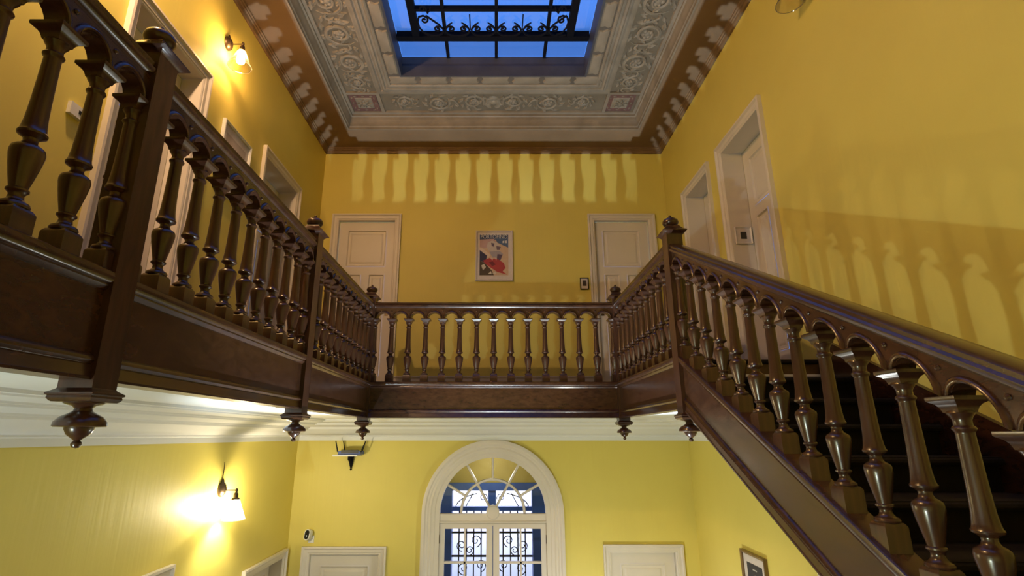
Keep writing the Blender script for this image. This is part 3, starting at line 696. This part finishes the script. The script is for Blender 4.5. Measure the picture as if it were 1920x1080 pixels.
def bay(name, label, p0, dirv, nrm, length, n, z0, slope=0.0, hs=1.0, start=True, end=True, group=None):
    """one run of balustrade: s along, w towards the well, z above the base line"""
    d = Vector((dirv[0], dirv[1], 0)); q = Vector((nrm[0], nrm[1], 0)); P = Vector((p0[0], p0[1], 0))
    W = lambda s, w, z: (P.x + d.x*s + q.x*w, P.y + d.y*s + q.y*w, z0 + z + slope*s)
    mid = W(length/2, 0, -0.36)
    root = thing(name, mid, label, 'balustrade', group)
    st = length/n
    zr = 0.825*hs; zc = 0.650*hs
    def ext(prof, s0, s1): return MB().sweep([[W(s0, w, z) for w, z in prof], [W(s1, w, z) for w, z in prof]])
    ze = 0.0
    # handrail
    HR = [(-0.034,-0.078),(-0.034,-0.064),(-0.050,-0.050),(-0.052,-0.036),(-0.044,-0.028),(-0.047,-0.012),(-0.036,-0.002),(0,0.002),(0.036,-0.002),(0.047,-0.012),(0.044,-0.028),(0.052,-0.036),(0.050,-0.050),(0.040,-0.060),(0.034,-0.064),(0.034,-0.078)]
    ext([(w, zr+z) for w, z in HR], 0, length).build('handrail', M['woodh'], root, True, 40)
    # arcade
    r = (st-0.045)/2; th = 0.033; zt = zr-0.070
    mb = MB(); low = []
    for c in range(n):
        s0 = c*st
        low += [(s0, zc), (s0+0.0225, zc)]
        low += [(s0 + st/2 - r*math.cos(math.pi*i/12), zc + r*math.sin(math.pi*i/12)) for i in range(1, 12)]
        low += [(s0+st-0.0225, zc)]
    low.append((length, zc))
    vs = []; m = len(low)
    for w in (th, -th):
        vs += [W(s, w, z + slope*0 ) for s, z in low]; vs += [W(s, w, zt) for s, z in low]
    fs = []
    for i in range(m-1):
        fs += [(i, i+1, m+i+1, m+i), (2*m+i+1, 2*m+i, 3*m+i, 3*m+i+1), (i+1, i, 2*m+i, 2*m+i+1)]
    mb.add(vs, fs); arc = mb.build('arcade_panel', M['woodh'], root, True, 35)
    ang = math.atan2(q.y, q.x) - math.pi/2         # local +y -> well side
    # mirrored when local +x does not run along d
    lx = Vector((math.cos(ang), math.sin(ang), 0)); sgn = 1.0 if lx.dot(d) > 0 else -1.0
    AV = archivolt_mesh('archivolt', st, slope*sgn)
    for c in range(n):
        inst('archivolt', AV, W((c+0.5)*st, th, zc), arc, (0, 0, ang))
        if c: inst('boss', BOSS, W(c*st, th, zc+r+0.010), arc, (0, 0, ang))
    # balusters
    bm_, hm_ = (BAL, HALF) if abs(slope) < 1e-6 else (BAL_ST, HALF_ST)
    da = math.atan2(d.y, d.x)
    for c in range(n+1):
        if c == 0:
            if start: inst('engaged_baluster', hm_, W(0, 0, 0), root, (0, 0, da), (1, 1, hs))
        elif c == n:
            if end: inst('engaged_baluster', hm_, W(length, 0, 0), root, (0, 0, da+math.pi), (1, 1, hs))
        else: inst('baluster', bm_, W(c*st, 0, 0), root, (0, 0, da), (1, 1, hs))
    # base rail, fascia panel, lower moulding
    BR = [(-0.045,-0.055),(-0.045,0.0),(0.046,0.0),(0.054,-0.006),(0.056,-0.018),(0.055,-0.034),(0.049,-0.042),(0.045,-0.045),(0.047,-0.052),(0.040,-0.060),(0.034,-0.066)]
    ext(BR, 0, length).build('base_rail', M['woodh'], root, True, 40)
    ext([(-0.03,-0.055),(0.029,-0.055),(0.029,-0.30),(-0.03,-0.30)], 0, length).build('fascia_panel', M['woodh'], root, False)
    ext([(-0.045,-0.357),(-0.045,-0.29),(0.025,-0.272),(0.036,-0.276),(0.044,-0.286),(0.046,-0.296),(0.040,-0.304),(0.036,-0.308),(0.040,-0.312),(0.043,-0.345),(0.047,-0.349),(0.047,-0.357)], 0, length).build('bottom_rail', M['woodh'], root, True, 40)
    return root
PH = 0.055
bl = YB_-YA_-2*PH
GR = 'balustrades around the gallery'
bay('balustrade', 'dark wooden gallery balustrade on the left nearest the viewer, cut by the frame', (XL, YA_-PH), (0,-1), (1,0), bl, 10, ZBASE, end=False)
bay('balustrade', 'dark wooden gallery balustrade on the left between the largest newel and the next', (XL, YA_+PH), (0,1), (1,0), bl, 10, ZBASE)
bay('balustrade', 'dark wooden gallery balustrade on the left running into the far corner', (XL, YB_+PH), (0,1), (1,0), bl, 10, ZBASE)
bay('balustrade', 'dark wooden balustrade facing the viewer below the travel poster', (XL+PH, YB), (1,0), (0,-1), XR-XL-2*PH, 14, ZBASE)
bay('balustrade', 'short dark wooden balustrade on the right between far corner and stair head', (XR, YB-PH), (0,-1), (-1,0), bl, 10, ZBASE)
NST = 20; SST = 0.184
z_st = -0.482 + SLOPE*(YB_-PH) - 0.80
bay('stair_balustrade', 'sloping dark wooden stair balustrade with arches on the right', (XR, YB_-PH), (0,-1), (-1,0), NST*SST, NST, z_st, -SLOPE, 0.97, end=False)

# ------------------------------------------------------------------ newel posts
def newel(x, y, label, drop=True):
    root = thing('newel_post', (x, y, 0.0), label, 'newel post', 'newel posts of the gallery')
    ztop = ZRAIL + 0.055
    mb = MB(); mb.sqlathe([(PH, 0.145), (PH, ztop-0.025), (PH+0.004, ztop-0.018)], (x, y, 0)); mb.build('shaft', M['wood'], root, True, 30)
    mb = MB(); mb.sqlathe([(PH, ztop-0.022), (PH+0.006, ztop-0.016), (PH+0.018, ztop-0.004), (PH+0.030, ztop), (PH+0.030, ztop+0.006), (PH+0.008, ztop+0.022), (PH-0.008, ztop+0.045), (PH-0.010, ztop+0.052)], (x, y, 0))
    cap = mb.build('cap', M['wood'], root, True, 30)
    MB().lathe([(0.036,0.050),(0.034,0.056),(0.046,0.064),(0.056,0.078),(0.0575,0.090),(0.052,0.104),(0.036,0.116),(0.016,0.124),(0.010,0.128),(0.011,0.134),(0.008,0.142),(0,0.146)], (x, y, ztop), 24).build('finial', M['wood'], root)
    mb = MB(); mb.sqlathe([(PH, 0.145), (PH+0.003, 0.141), (PH+0.012, 0.135), (PH+0.020, 0.130), (PH+0.020, 0.125), (PH+0.014, 0.121), (PH+0.016, 0.114), (PH+0.010, 0.106), (PH+0.006, 0.103)][::-1], (x, y, 0)); mb.build('drop_plate', M['wood'], root, True, 30)
    MB().lathe([(0,-0.038),(0.010,-0.036),(0.015,-0.028),(0.015,-0.022),(0.009,-0.014),(0.014,-0.010),(0.032,0.004),(0.040,0.020),(0.041,0.026),(0.068,0.027),(0.072,0.030),(0.070,0.042),(0.057,0.058),(0.038,0.068),(0.026,0.076),(0.024,0.084),(0.032,0.092),(0.048,0.096),(0.056,0.100),(0.056,0.105),(0.046,0.108)], (x, y, 0), 26).build('pendant', M['wood'], root)
    return root
newel(XL, YA_, 'largest dark newel post with ball finial and hanging drop, far left')
newel(XL, YB_, 'dark newel post midway along the left gallery rail')
newel(XL, YC_, 'dark newel post at the left far corner of the gallery')
newel(XR, YC_, 'dark newel post at the right far corner of the gallery')
newel(XR, YB_, 'dark newel post at the head of the stair on the right')

# ------------------------------------------------------------------ staircase
RUN, RISE, NT = 0.288, 0.1475, 14
stair = thing('staircase', ((XR+XWR)/2, 1.5, -1.565), 'dark carpeted staircase descending behind the right-hand balustrade', 'staircase')
for k in range(1, NT+1):
    yn, zt = 3.57 - RUN*k, ZFLOOR - RISE*k
    MB().box(XR+0.05, XWR-0.002, yn-0.0, yn+RUN+0.03, zt-0.035, zt).build('tread', M['tread'], stair, False)
for k in range(0, NT+1):
    yn, zt = 3.57 - RUN*k, ZFLOOR - RISE*k
    MB().box(XR+0.05, XWR-0.002, yn+0.025, yn+0.045, zt-RISE+0.001, zt-0.030).build('riser', M['tread'], stair, False)
    pts = [(-0.0,-0.004),(-0.012,-0.010),(-0.014,-0.022),(-0.008,-0.032),(0.0,-0.034)]
    MB().sweep([[(x, yn+a, zt+b) for a, b in pts] for x in (XR+0.05, XWR-0.002)]).build('nosing', M['tread'], stair)
yb0 = 3.57 - RUN*NT
sp = [(3.57, -0.05), (yb0, -0.05), (yb0, -0.20), (3.57, -0.20)]
MB().prism([(3.60, ZFLOOR-0.21), (yb0-0.10, ZFLOOR-0.21-SLOPE*(3.70-yb0)), (yb0-0.10, ZFLOOR-0.30-SLOPE*(3.70-yb0)), (3.60, ZFLOOR-0.30)], XR+0.05, XWR-0.002, lambda a, b, h: (h, a, b)).build('underside', M['wood'], stair, False)
# wall string
MB().prism([(3.57, ZFLOOR+0.15), (yb0, ZFLOOR+0.15-SLOPE*(3.57-yb0)), (yb0, ZFLOOR-0.25-SLOPE*(3.57-yb0)), (3.57, ZFLOOR-0.25)], XWR-0.03, XWR-0.001, lambda a, b, h: (h, a, b)).build('wall_string', M['woodh'], stair, False)

# ------------------------------------------------------------------ wall lamps
def sconce(T, a, z, label, bulb, shade, cord=0.0):
    root = thing('wall_sconce', T(a, 0, z), label, 'wall lamp', 'wall sconces with conical glass shades')
    S = lambda x, y, c: T(a+x, c, z+y)                    # x along wall, y up, c out
    mb = MB(); seg = 20; rings = []
    for r, c in ((1.0, 0.0), (0.98, 0.012), (0.84, 0.026), (0.50, 0.038), (0.05, 0.042)):
        rings.append([S(0.054*r*math.cos(2*math.pi*i/seg), 0.062*r*math.sin(2*math.pi*i/seg), c) for i in range(seg)])
    mb.sweep(rings, True, True)
    mb.tube([S(0, 0.055, 0.008), S(0, 0.075, 0.008), S(0, 0.092, 0.006)], [0.016, 0.009, 0.003], 10)
    mb.build('back_plate', M['brass'], root)
    MB().tube([S(0, -0.005, 0.030), S(0, -0.005, 0.130)], 0.005, 10).build('arm', M['brass'], root)
    mb = MB(); mb.lathe([(0,0.016),(0.010,0.012),(0.013,0.0),(0.010,-0.012),(0.009,-0.016),(0.016,-0.022),(0.020,-0.034),(0.020,-0.056),(0.028,-0.062),(0.034,-0.072),(0.030,-0.076)], (0,0,0), 18, lambda x, y, c: S(x, c-0.005, 0.135+y)); mb.build('socket', M['brass'], root)
    mb = MB(); prof = [(0.030,-0.075),(0.034,-0.080),(0.062,-0.150),(0.092,-0.222),(0.094,-0.226),(0.0915,-0.224),(0.060,-0.150),(0.032,-0.081)]
    mb.lathe(prof, (0,0,0), 32, lambda x, y, c: S(x, c-0.005, 0.135+y), False); mb.build('shade', shade, root)
    mb = MB(); mb.lathe([(0.0905,-0.223),(0.0945,-0.2235),(0.0955,-0.227),(0.0925,-0.2285),(0.0905,-0.226),(0.0905,-0.223)], (0,0,0), 32, lambda x, y, c: S(x, c-0.005, 0.135+y), False); mb.build('shade_rim', M['rim'], root)
    mb = MB(); mb.lathe([(0.012,-0.076),(0.014,-0.090),(0.024,-0.115),(0.029,-0.138),(0.024,-0.160),(0.012,-0.172),(0,-0.175)], (0,0,0), 14, lambda x, y, c: S(x, c-0.005, 0.135+y)); mb.build('bulb', bulb, root)
    if cord:
        MB().tube([S(0, 0.09, 0.004), S(0.004, 0.09+cord*0.5, 0.004), S(0.0, 0.09+cord, 0.004)], 0.0026, 6).build('cord', M['brass'], root)
M['rim'] = glass('thick_glass_rim', (0.92, 0.90, 0.86), 0.25, 0.1, 0.35, (1, 0.95, 0.85))
sconce(TL, 3.785, 3.25, 'lit sconce with clear glass shade high on the left gallery wall', M['bulb_up'], M['shade_glass'])
sconce(TL, 4.706, -0.435, 'brightly lit sconce on the ground-floor left wall', M['bulb_dn'], M['shade_frost'], 0.13)
sconce(TR, 3.08, 3.22, 'unlit glass sconce at the top edge of the right wall', M['bulb_off'], M['shade_glass'])

# ------------------------------------------------------------------ pictures and small things
def frame_obj(name, T, a0, a1, z0, z1, label, cat, fw, fmat, depth=0.03, matw=0.05, proud=0.002):
    root = thing(name, T((a0+a1)/2, 0, z0), label, cat)
    P = [(0, proud), (0, depth), (fw*0.3, depth+0.004), (fw, depth-0.006), (fw, 0.010)]
    rings = [[T(x, n, z) for x, z in ((a0+e, z0+e), (a1-e, z0+e), (a1-e, z1-e), (a0+e, z1-e))] for e, n in P]
    MB().sweep(rings, True, False).build('frame', fmat, root, True, 25)
    MB().box(a0+fw*0.6, a1-fw*0.6, proud, 0.012, z0+fw*0.6, z1-fw*0.6, T).build('mat_board', M['paper'], root, False)
    return root
# travel poster
COLS = {}
def col(c):
    if c not in COLS: COLS[c] = plain('print_ink_%d' % len(COLS), c, 0.6)
    return COLS[c]
ax0, ax1, az0, az1 = -0.262, 0.216, 1.885, 2.566
po = frame_obj('framed_poster', TF, ax0, ax1, az0, az1, 'framed travel poster in red, cream and navy on the gallery wall', 'poster', 0.022, M['paper'])
bx0, bx1, bz0, bz1 = ax0+0.052, ax1-0.058, az0+0.075, az1-0.055
bw, bh = bx1-bx0, bz1-bz0
shapes = [((0.55,0.40,0.28), [(0,0),(1,0),(1,1),(0,1)]),
          ((0.04,0.07,0.16), [(0.0,0.88),(1,0.88),(1,1),(0,1)]), ((0.07,0.12,0.24), [(0.52,0.92),(1,0.92),(1,0.68),(0.62,0.80)]),
          ((0.45,0.30,0.30), [(0.0,0.88),(0.5,0.90),(0.6,0.78),(0.2,0.66),(0.0,0.70)]),
          ((0.62,0.50,0.40), [(0.0,0.68),(0.10,0.66),(0.38,0.50),(0.30,0.42),(0.0,0.62)]),
          ((0.03,0.03,0.07), [(0.0,0.62),(0.26,0.48),(0.20,0.30),(0.0,0.36)]), ((0.07,0.05,0.03), [(0.0,0.36),(0.18,0.30),(0.42,0.12),(0.5,0.0),(0.0,0.0)]),
          ((0.50,0.44,0.42), [(0.28,0.80),(0.44,0.86),(0.62,0.80),(0.74,0.70),(0.70,0.58),(0.52,0.55),(0.32,0.60),(0.24,0.70)]),
          ((0.12,0.09,0.13), [(0.40,0.80),(0.52,0.78),(0.50,0.70),(0.42,0.72)]), ((0.14,0.10,0.14), [(0.58,0.72),(0.74,0.70),(0.70,0.62),(0.60,0.62)]),
          ((0.33,0.30,0.34), [(0.34,0.58),(0.70,0.60),(0.82,0.52),(0.74,0.42),(0.44,0.44)]), ((0.10,0.07,0.12), [(0.62,0.52),(0.80,0.50),(0.72,0.36),(0.60,0.40)]),
          ((0.38,0.045,0.05), [(0.12,0.36),(0.34,0.42),(0.62,0.40),(0.84,0.30),(0.90,0.18),(0.80,0.10),(0.95,0.02),(0.62,0.08),(0.40,0.18),(0.20,0.28)]),
          ((0.16,0.02,0.03), [(0.32,0.32),(0.46,0.34),(0.56,0.26),(0.44,0.22)]), ((0.60,0.45,0.38), [(0.36,0.44),(0.44,0.36),(0.48,0.42)]), ((0.60,0.45,0.38), [(0.52,0.44),(0.58,0.36),(0.60,0.42)]),
          ((0.55,0.53,0.45), [(0.06,0.24),(0.16,0.28),(0.22,0.20),(0.12,0.12)]), ((0.60,0.56,0.50), [(0.30,0.04),(0.40,0.10),(0.42,0.03)]), ((0.60,0.56,0.50), [(0.44,0.05),(0.56,0.08),(0.56,0.03)]),
          ((0.60,0.60,0.62), [(0.80,0.84),(0.86,0.86),(0.86,0.80),(0.80,0.79)]), ((0.60,0.60,0.62), [(0.89,0.85),(0.95,0.86),(0.95,0.79),(0.89,0.79)])]
mb = MB(); mats = []
for i, (c, pl) in enumerate(shapes):
    m = col(c)
    if m not in mats: mats.append(m)
    mb.cur = mats.index(m)
    h0 = 0.0125 + 0.00012*i
    mb.prism([(bx0 + a*bw, bz0 + b*bh) for a, b in pl], h0-0.0002, h0+0.0002, lambda a, b, h: TF(a, h, b))
pr = mb.build('print', mats, po, False)
cu = bpy.data.curves.new('poster_title', 'FONT'); cu.body = 'PORTOFINO'; cu.align_x = 'CENTER'; cu.align_y = 'CENTER'; cu.size = 0.083; cu.extrude = 0.0003
to = bpy.data.objects.new('poster_title_tmp', cu); COL.objects.link(to)
bpy.context.view_layer.update()
tme = bpy.data.meshes.new_from_object(to.evaluated_get(bpy.context.evaluated_depsgraph_get())); bpy.data.objects.remove(to)
tme.materials.clear(); tme.materials.append(col((0.55, 0.55, 0.56)))
wt = max(v.co.x for v in tme.vertices) - min(v.co.x for v in tme.vertices)
inst('title_lettering', tme, TF((bx0+bx1)/2, 0.0165, bz0 + 0.945*bh), po, (R(90), 0, 0), (bw*0.93/wt, 0.9, 1))
# white-framed picture on the left gallery wall
p2 = frame_obj('picture_frame', TL, 3.89, 4.38, 1.96, 2.592, 'pale framed picture on the left gallery wall beside the sconce', 'picture', 0.02, M['whiteplastic'], 0.03)
MB().box(3.96, 4.31, 0.010, 0.0135, 2.05, 2.50, TL).build('print', col((0.42, 0.36, 0.34)), p2, False)
# small frame by the right-hand gallery door
p3 = frame_obj('small_frame', TF, 1.064, 1.172, 1.775, 1.93, 'small black-framed notice beside the right gallery door', 'picture', 0.012, M['black'], 0.018)
MB().box(1.095, 1.142, 0.010, 0.0135, 1.822, 1.893, TF).build('print', col((0.05, 0.04, 0.035)), p3, False)
# small white frame on the door reveal at the head of the stair
yj = D_RIGHT[0][1]-CAS
TJ = lambda a, n, z: (a, yj - n, z)
p4 = frame_obj('small_frame', TJ, 2.270, 2.430, 1.745, 1.915, 'small white square frame on the door reveal at the stair head', 'picture', 0.016, M['white'], 0.018)
MB().box(2.322, 2.378, 0.010, 0.0135, 1.795, 1.865, TJ).build('print', col((0.03, 0.028, 0.025)), p4, False)
# portrait on the ground-floor right wall
p5 = frame_obj('portrait_picture', TR, 4.80, 5.25, -1.62, -0.985, 'gilt-framed dark portrait on the ground-floor right wall', 'picture', 0.025, M['goldwood'], 0.03)
MB().box(4.885, 5.165, 0.010, 0.0135, -1.53, -1.075, TR).build('print', col((0.035, 0.035, 0.045)), p5, False)
MB().prism([(5.02 + 0.052*math.cos(R(t)), -1.235 + 0.075*math.sin(R(t))) for t in range(0, 360, 20)], 0.0136, 0.0142, lambda a, b, h: TR(a, h, b)).build('portrait_face', col((0.48, 0.33, 0.22)), p5, False)
MB().prism([(5.02 + s[0], -1.42 + s[1]) for s in ((-0.11,-0.10),(0.11,-0.10),(0.10,0.05),(0.04,0.10),(-0.04,0.10),(-0.10,0.05))], 0.0136, 0.0140, lambda a, b, h: TR(a, h, b)).build('portrait_bust', col((0.09, 0.075, 0.06)), p5, False)
MB().box(4.985, 5.06, 0.0136, 0.0142, -1.125, -1.115, TR).build('caption_line', col((0.5, 0.48, 0.45)), p5, False)
# white control box on the left gallery wall
sw = thing('wall_control', TL(2.51, 0, 1.67), 'small white control box on the left gallery wall', 'wall switch')
MB().box(2.46, 2.56, 0.0, 0.022, 1.675, 1.745, TL).build('housing', M['whiteplastic'], sw, False)
MB().box(2.515, 2.548, 0.022, 0.024, 1.70, 1.722, TL).build('display', M['black'], sw, False)
# shelf with router
sx0, sx1, szz = -1.838, -1.560, -0.212
sh = thing('wall_shelf', TF((sx0+sx1)/2, 0.0, -0.36), 'tiny white wall shelf on a dark ornate bracket', 'shelf')
MB().box(sx0, sx1, 0.0, 0.20, szz-0.012, szz+0.006, TF).build('board', M['whiteplastic'], sh, False)
cxs = (sx0+sx1)/2 + 0.03
mb = MB()
mb.tube([TF(cxs, 0.02, szz-0.012), TF(cxs, 0.022, szz-0.06), TF(cxs, 0.018, szz-0.11), TF(cxs, 0.014, szz-0.145)], [0.030, 0.026, 0.018, 0.008], 10)
mb.tube([TF(cxs, 0.02, szz-0.09), TF(cxs, 0.08, szz-0.06), TF(cxs, 0.13, szz-0.03), TF(cxs, 0.14, szz-0.012)], 0.010, 8)
mb.tube([TF(cxs-0.035, 0.02, szz-0.012), TF(cxs-0.035, 0.02, szz-0.05), TF(cxs-0.015, 0.02, szz-0.08)], 0.008, 8)
mb.lathe([(0,-0.014),(0.010,-0.008),(0.012,0),(0.008,0.008),(0,0.012)], TF(cxs, 0.014, szz-0.158), 10)
mb.build('bracket', M['iron'], sh)
ro = thing('router', TF((sx0+sx1)/2 + 0.02, 0.1, szz+0.006), 'blue and black router with four antennas on the wall shelf', 'router')
RX0, RX1 = sx0+0.035, sx1+0.035
mb = MB(); mb.prism([(RX0, 0.03), (RX1, 0.03), (RX1-0.015, 0.17), (RX0+0.015, 0.17)], szz+0.007, szz+0.045, lambda a, b, h: TF(a, b, h)); mb.build('body', M['blueplastic'], ro, False)
mb = MB(); mb.prism([(RX0+0.05, 0.172), (RX1-0.03, 0.172), (RX1-0.06, 0.05), (RX0+0.08, 0.05)], szz+0.02, szz+0.055, lambda a, b, h: TF(a, b, h)); mb.build('top_cover', M['black'], ro, False)
for xa_, n_, dx in ((RX0+0.005, 0.15, -0.028), (RX0+0.055, 0.04, -0.022), (RX1-0.02, 0.04, 0.035), (RX1-0.005, 0.15, 0.045)):
    MB().tube([TF(xa_, n_, szz+0.035), TF(xa_+dx*0.15, n_, szz+0.06), TF(xa_+dx, n_, szz+0.155)], [0.0075, 0.0075, 0.006], 8).build('antenna', M['black'], ro)
# security camera above the ground-floor left door
sc_ = thing('security_camera', TF(-2.05, 0, -1.12), 'small white and black security camera above the left ground-floor door', 'camera')
mb = MB(); mb.box(-2.085, -2.025, 0.0, 0.012, -1.145, -1.07, TF); mb.tube([TF(-2.05, 0.01, -1.09), TF(-2.055, 0.04, -1.075), TF(-2.07, 0.055, -1.055)], 0.011, 10)
mb.build('mount', M['whiteplastic'], sc_)
cdir = Vector((-0.25, -0.9, 0.15)).normalized()
def pill(mb, c, h, r, d0, d1, seg=20):
    up = (Vector((0.12, 0, 1)) - cdir*cdir.dot(Vector((0.12, 0, 1)))).normalized(); sd_ = cdir.cross(up)
    def ring(dd, k):
        out = []
        for i in range(seg):
            a = 2*math.pi*i/seg; x, y = r*k*math.cos(a), r*k*math.sin(a); y += h if y >= 0 else -h
            p = Vector(c) + cdir*dd + sd_*x + up*y; out.append((p.x, p.y, p.z))
        return out
    mb.sweep([ring(d0, 0.8), ring(d0+(d1-d0)*0.3, 1.0), ring(d1, 1.0)])
cc = Vector(TF(-2.075, 0.075, -1.05))
mb = MB(); pill(mb, cc, 0.020, 0.036, -0.045, 0.02); mb.build('body', M['whiteplastic'], sc_)
mb = MB(); pill(mb, cc, 0.020, 0.026, 0.0195, 0.024); mb.build('lens_panel', M['black'], sc_)
pc = cc + cdir*0.026 + Vector((0.0, 0, -0.012))
MB().lathe([(0,-0.005),(0.005,0),(0,0.005)], (pc.x, pc.y, pc.z), 8).build('indicator_light', M['led'], sc_)
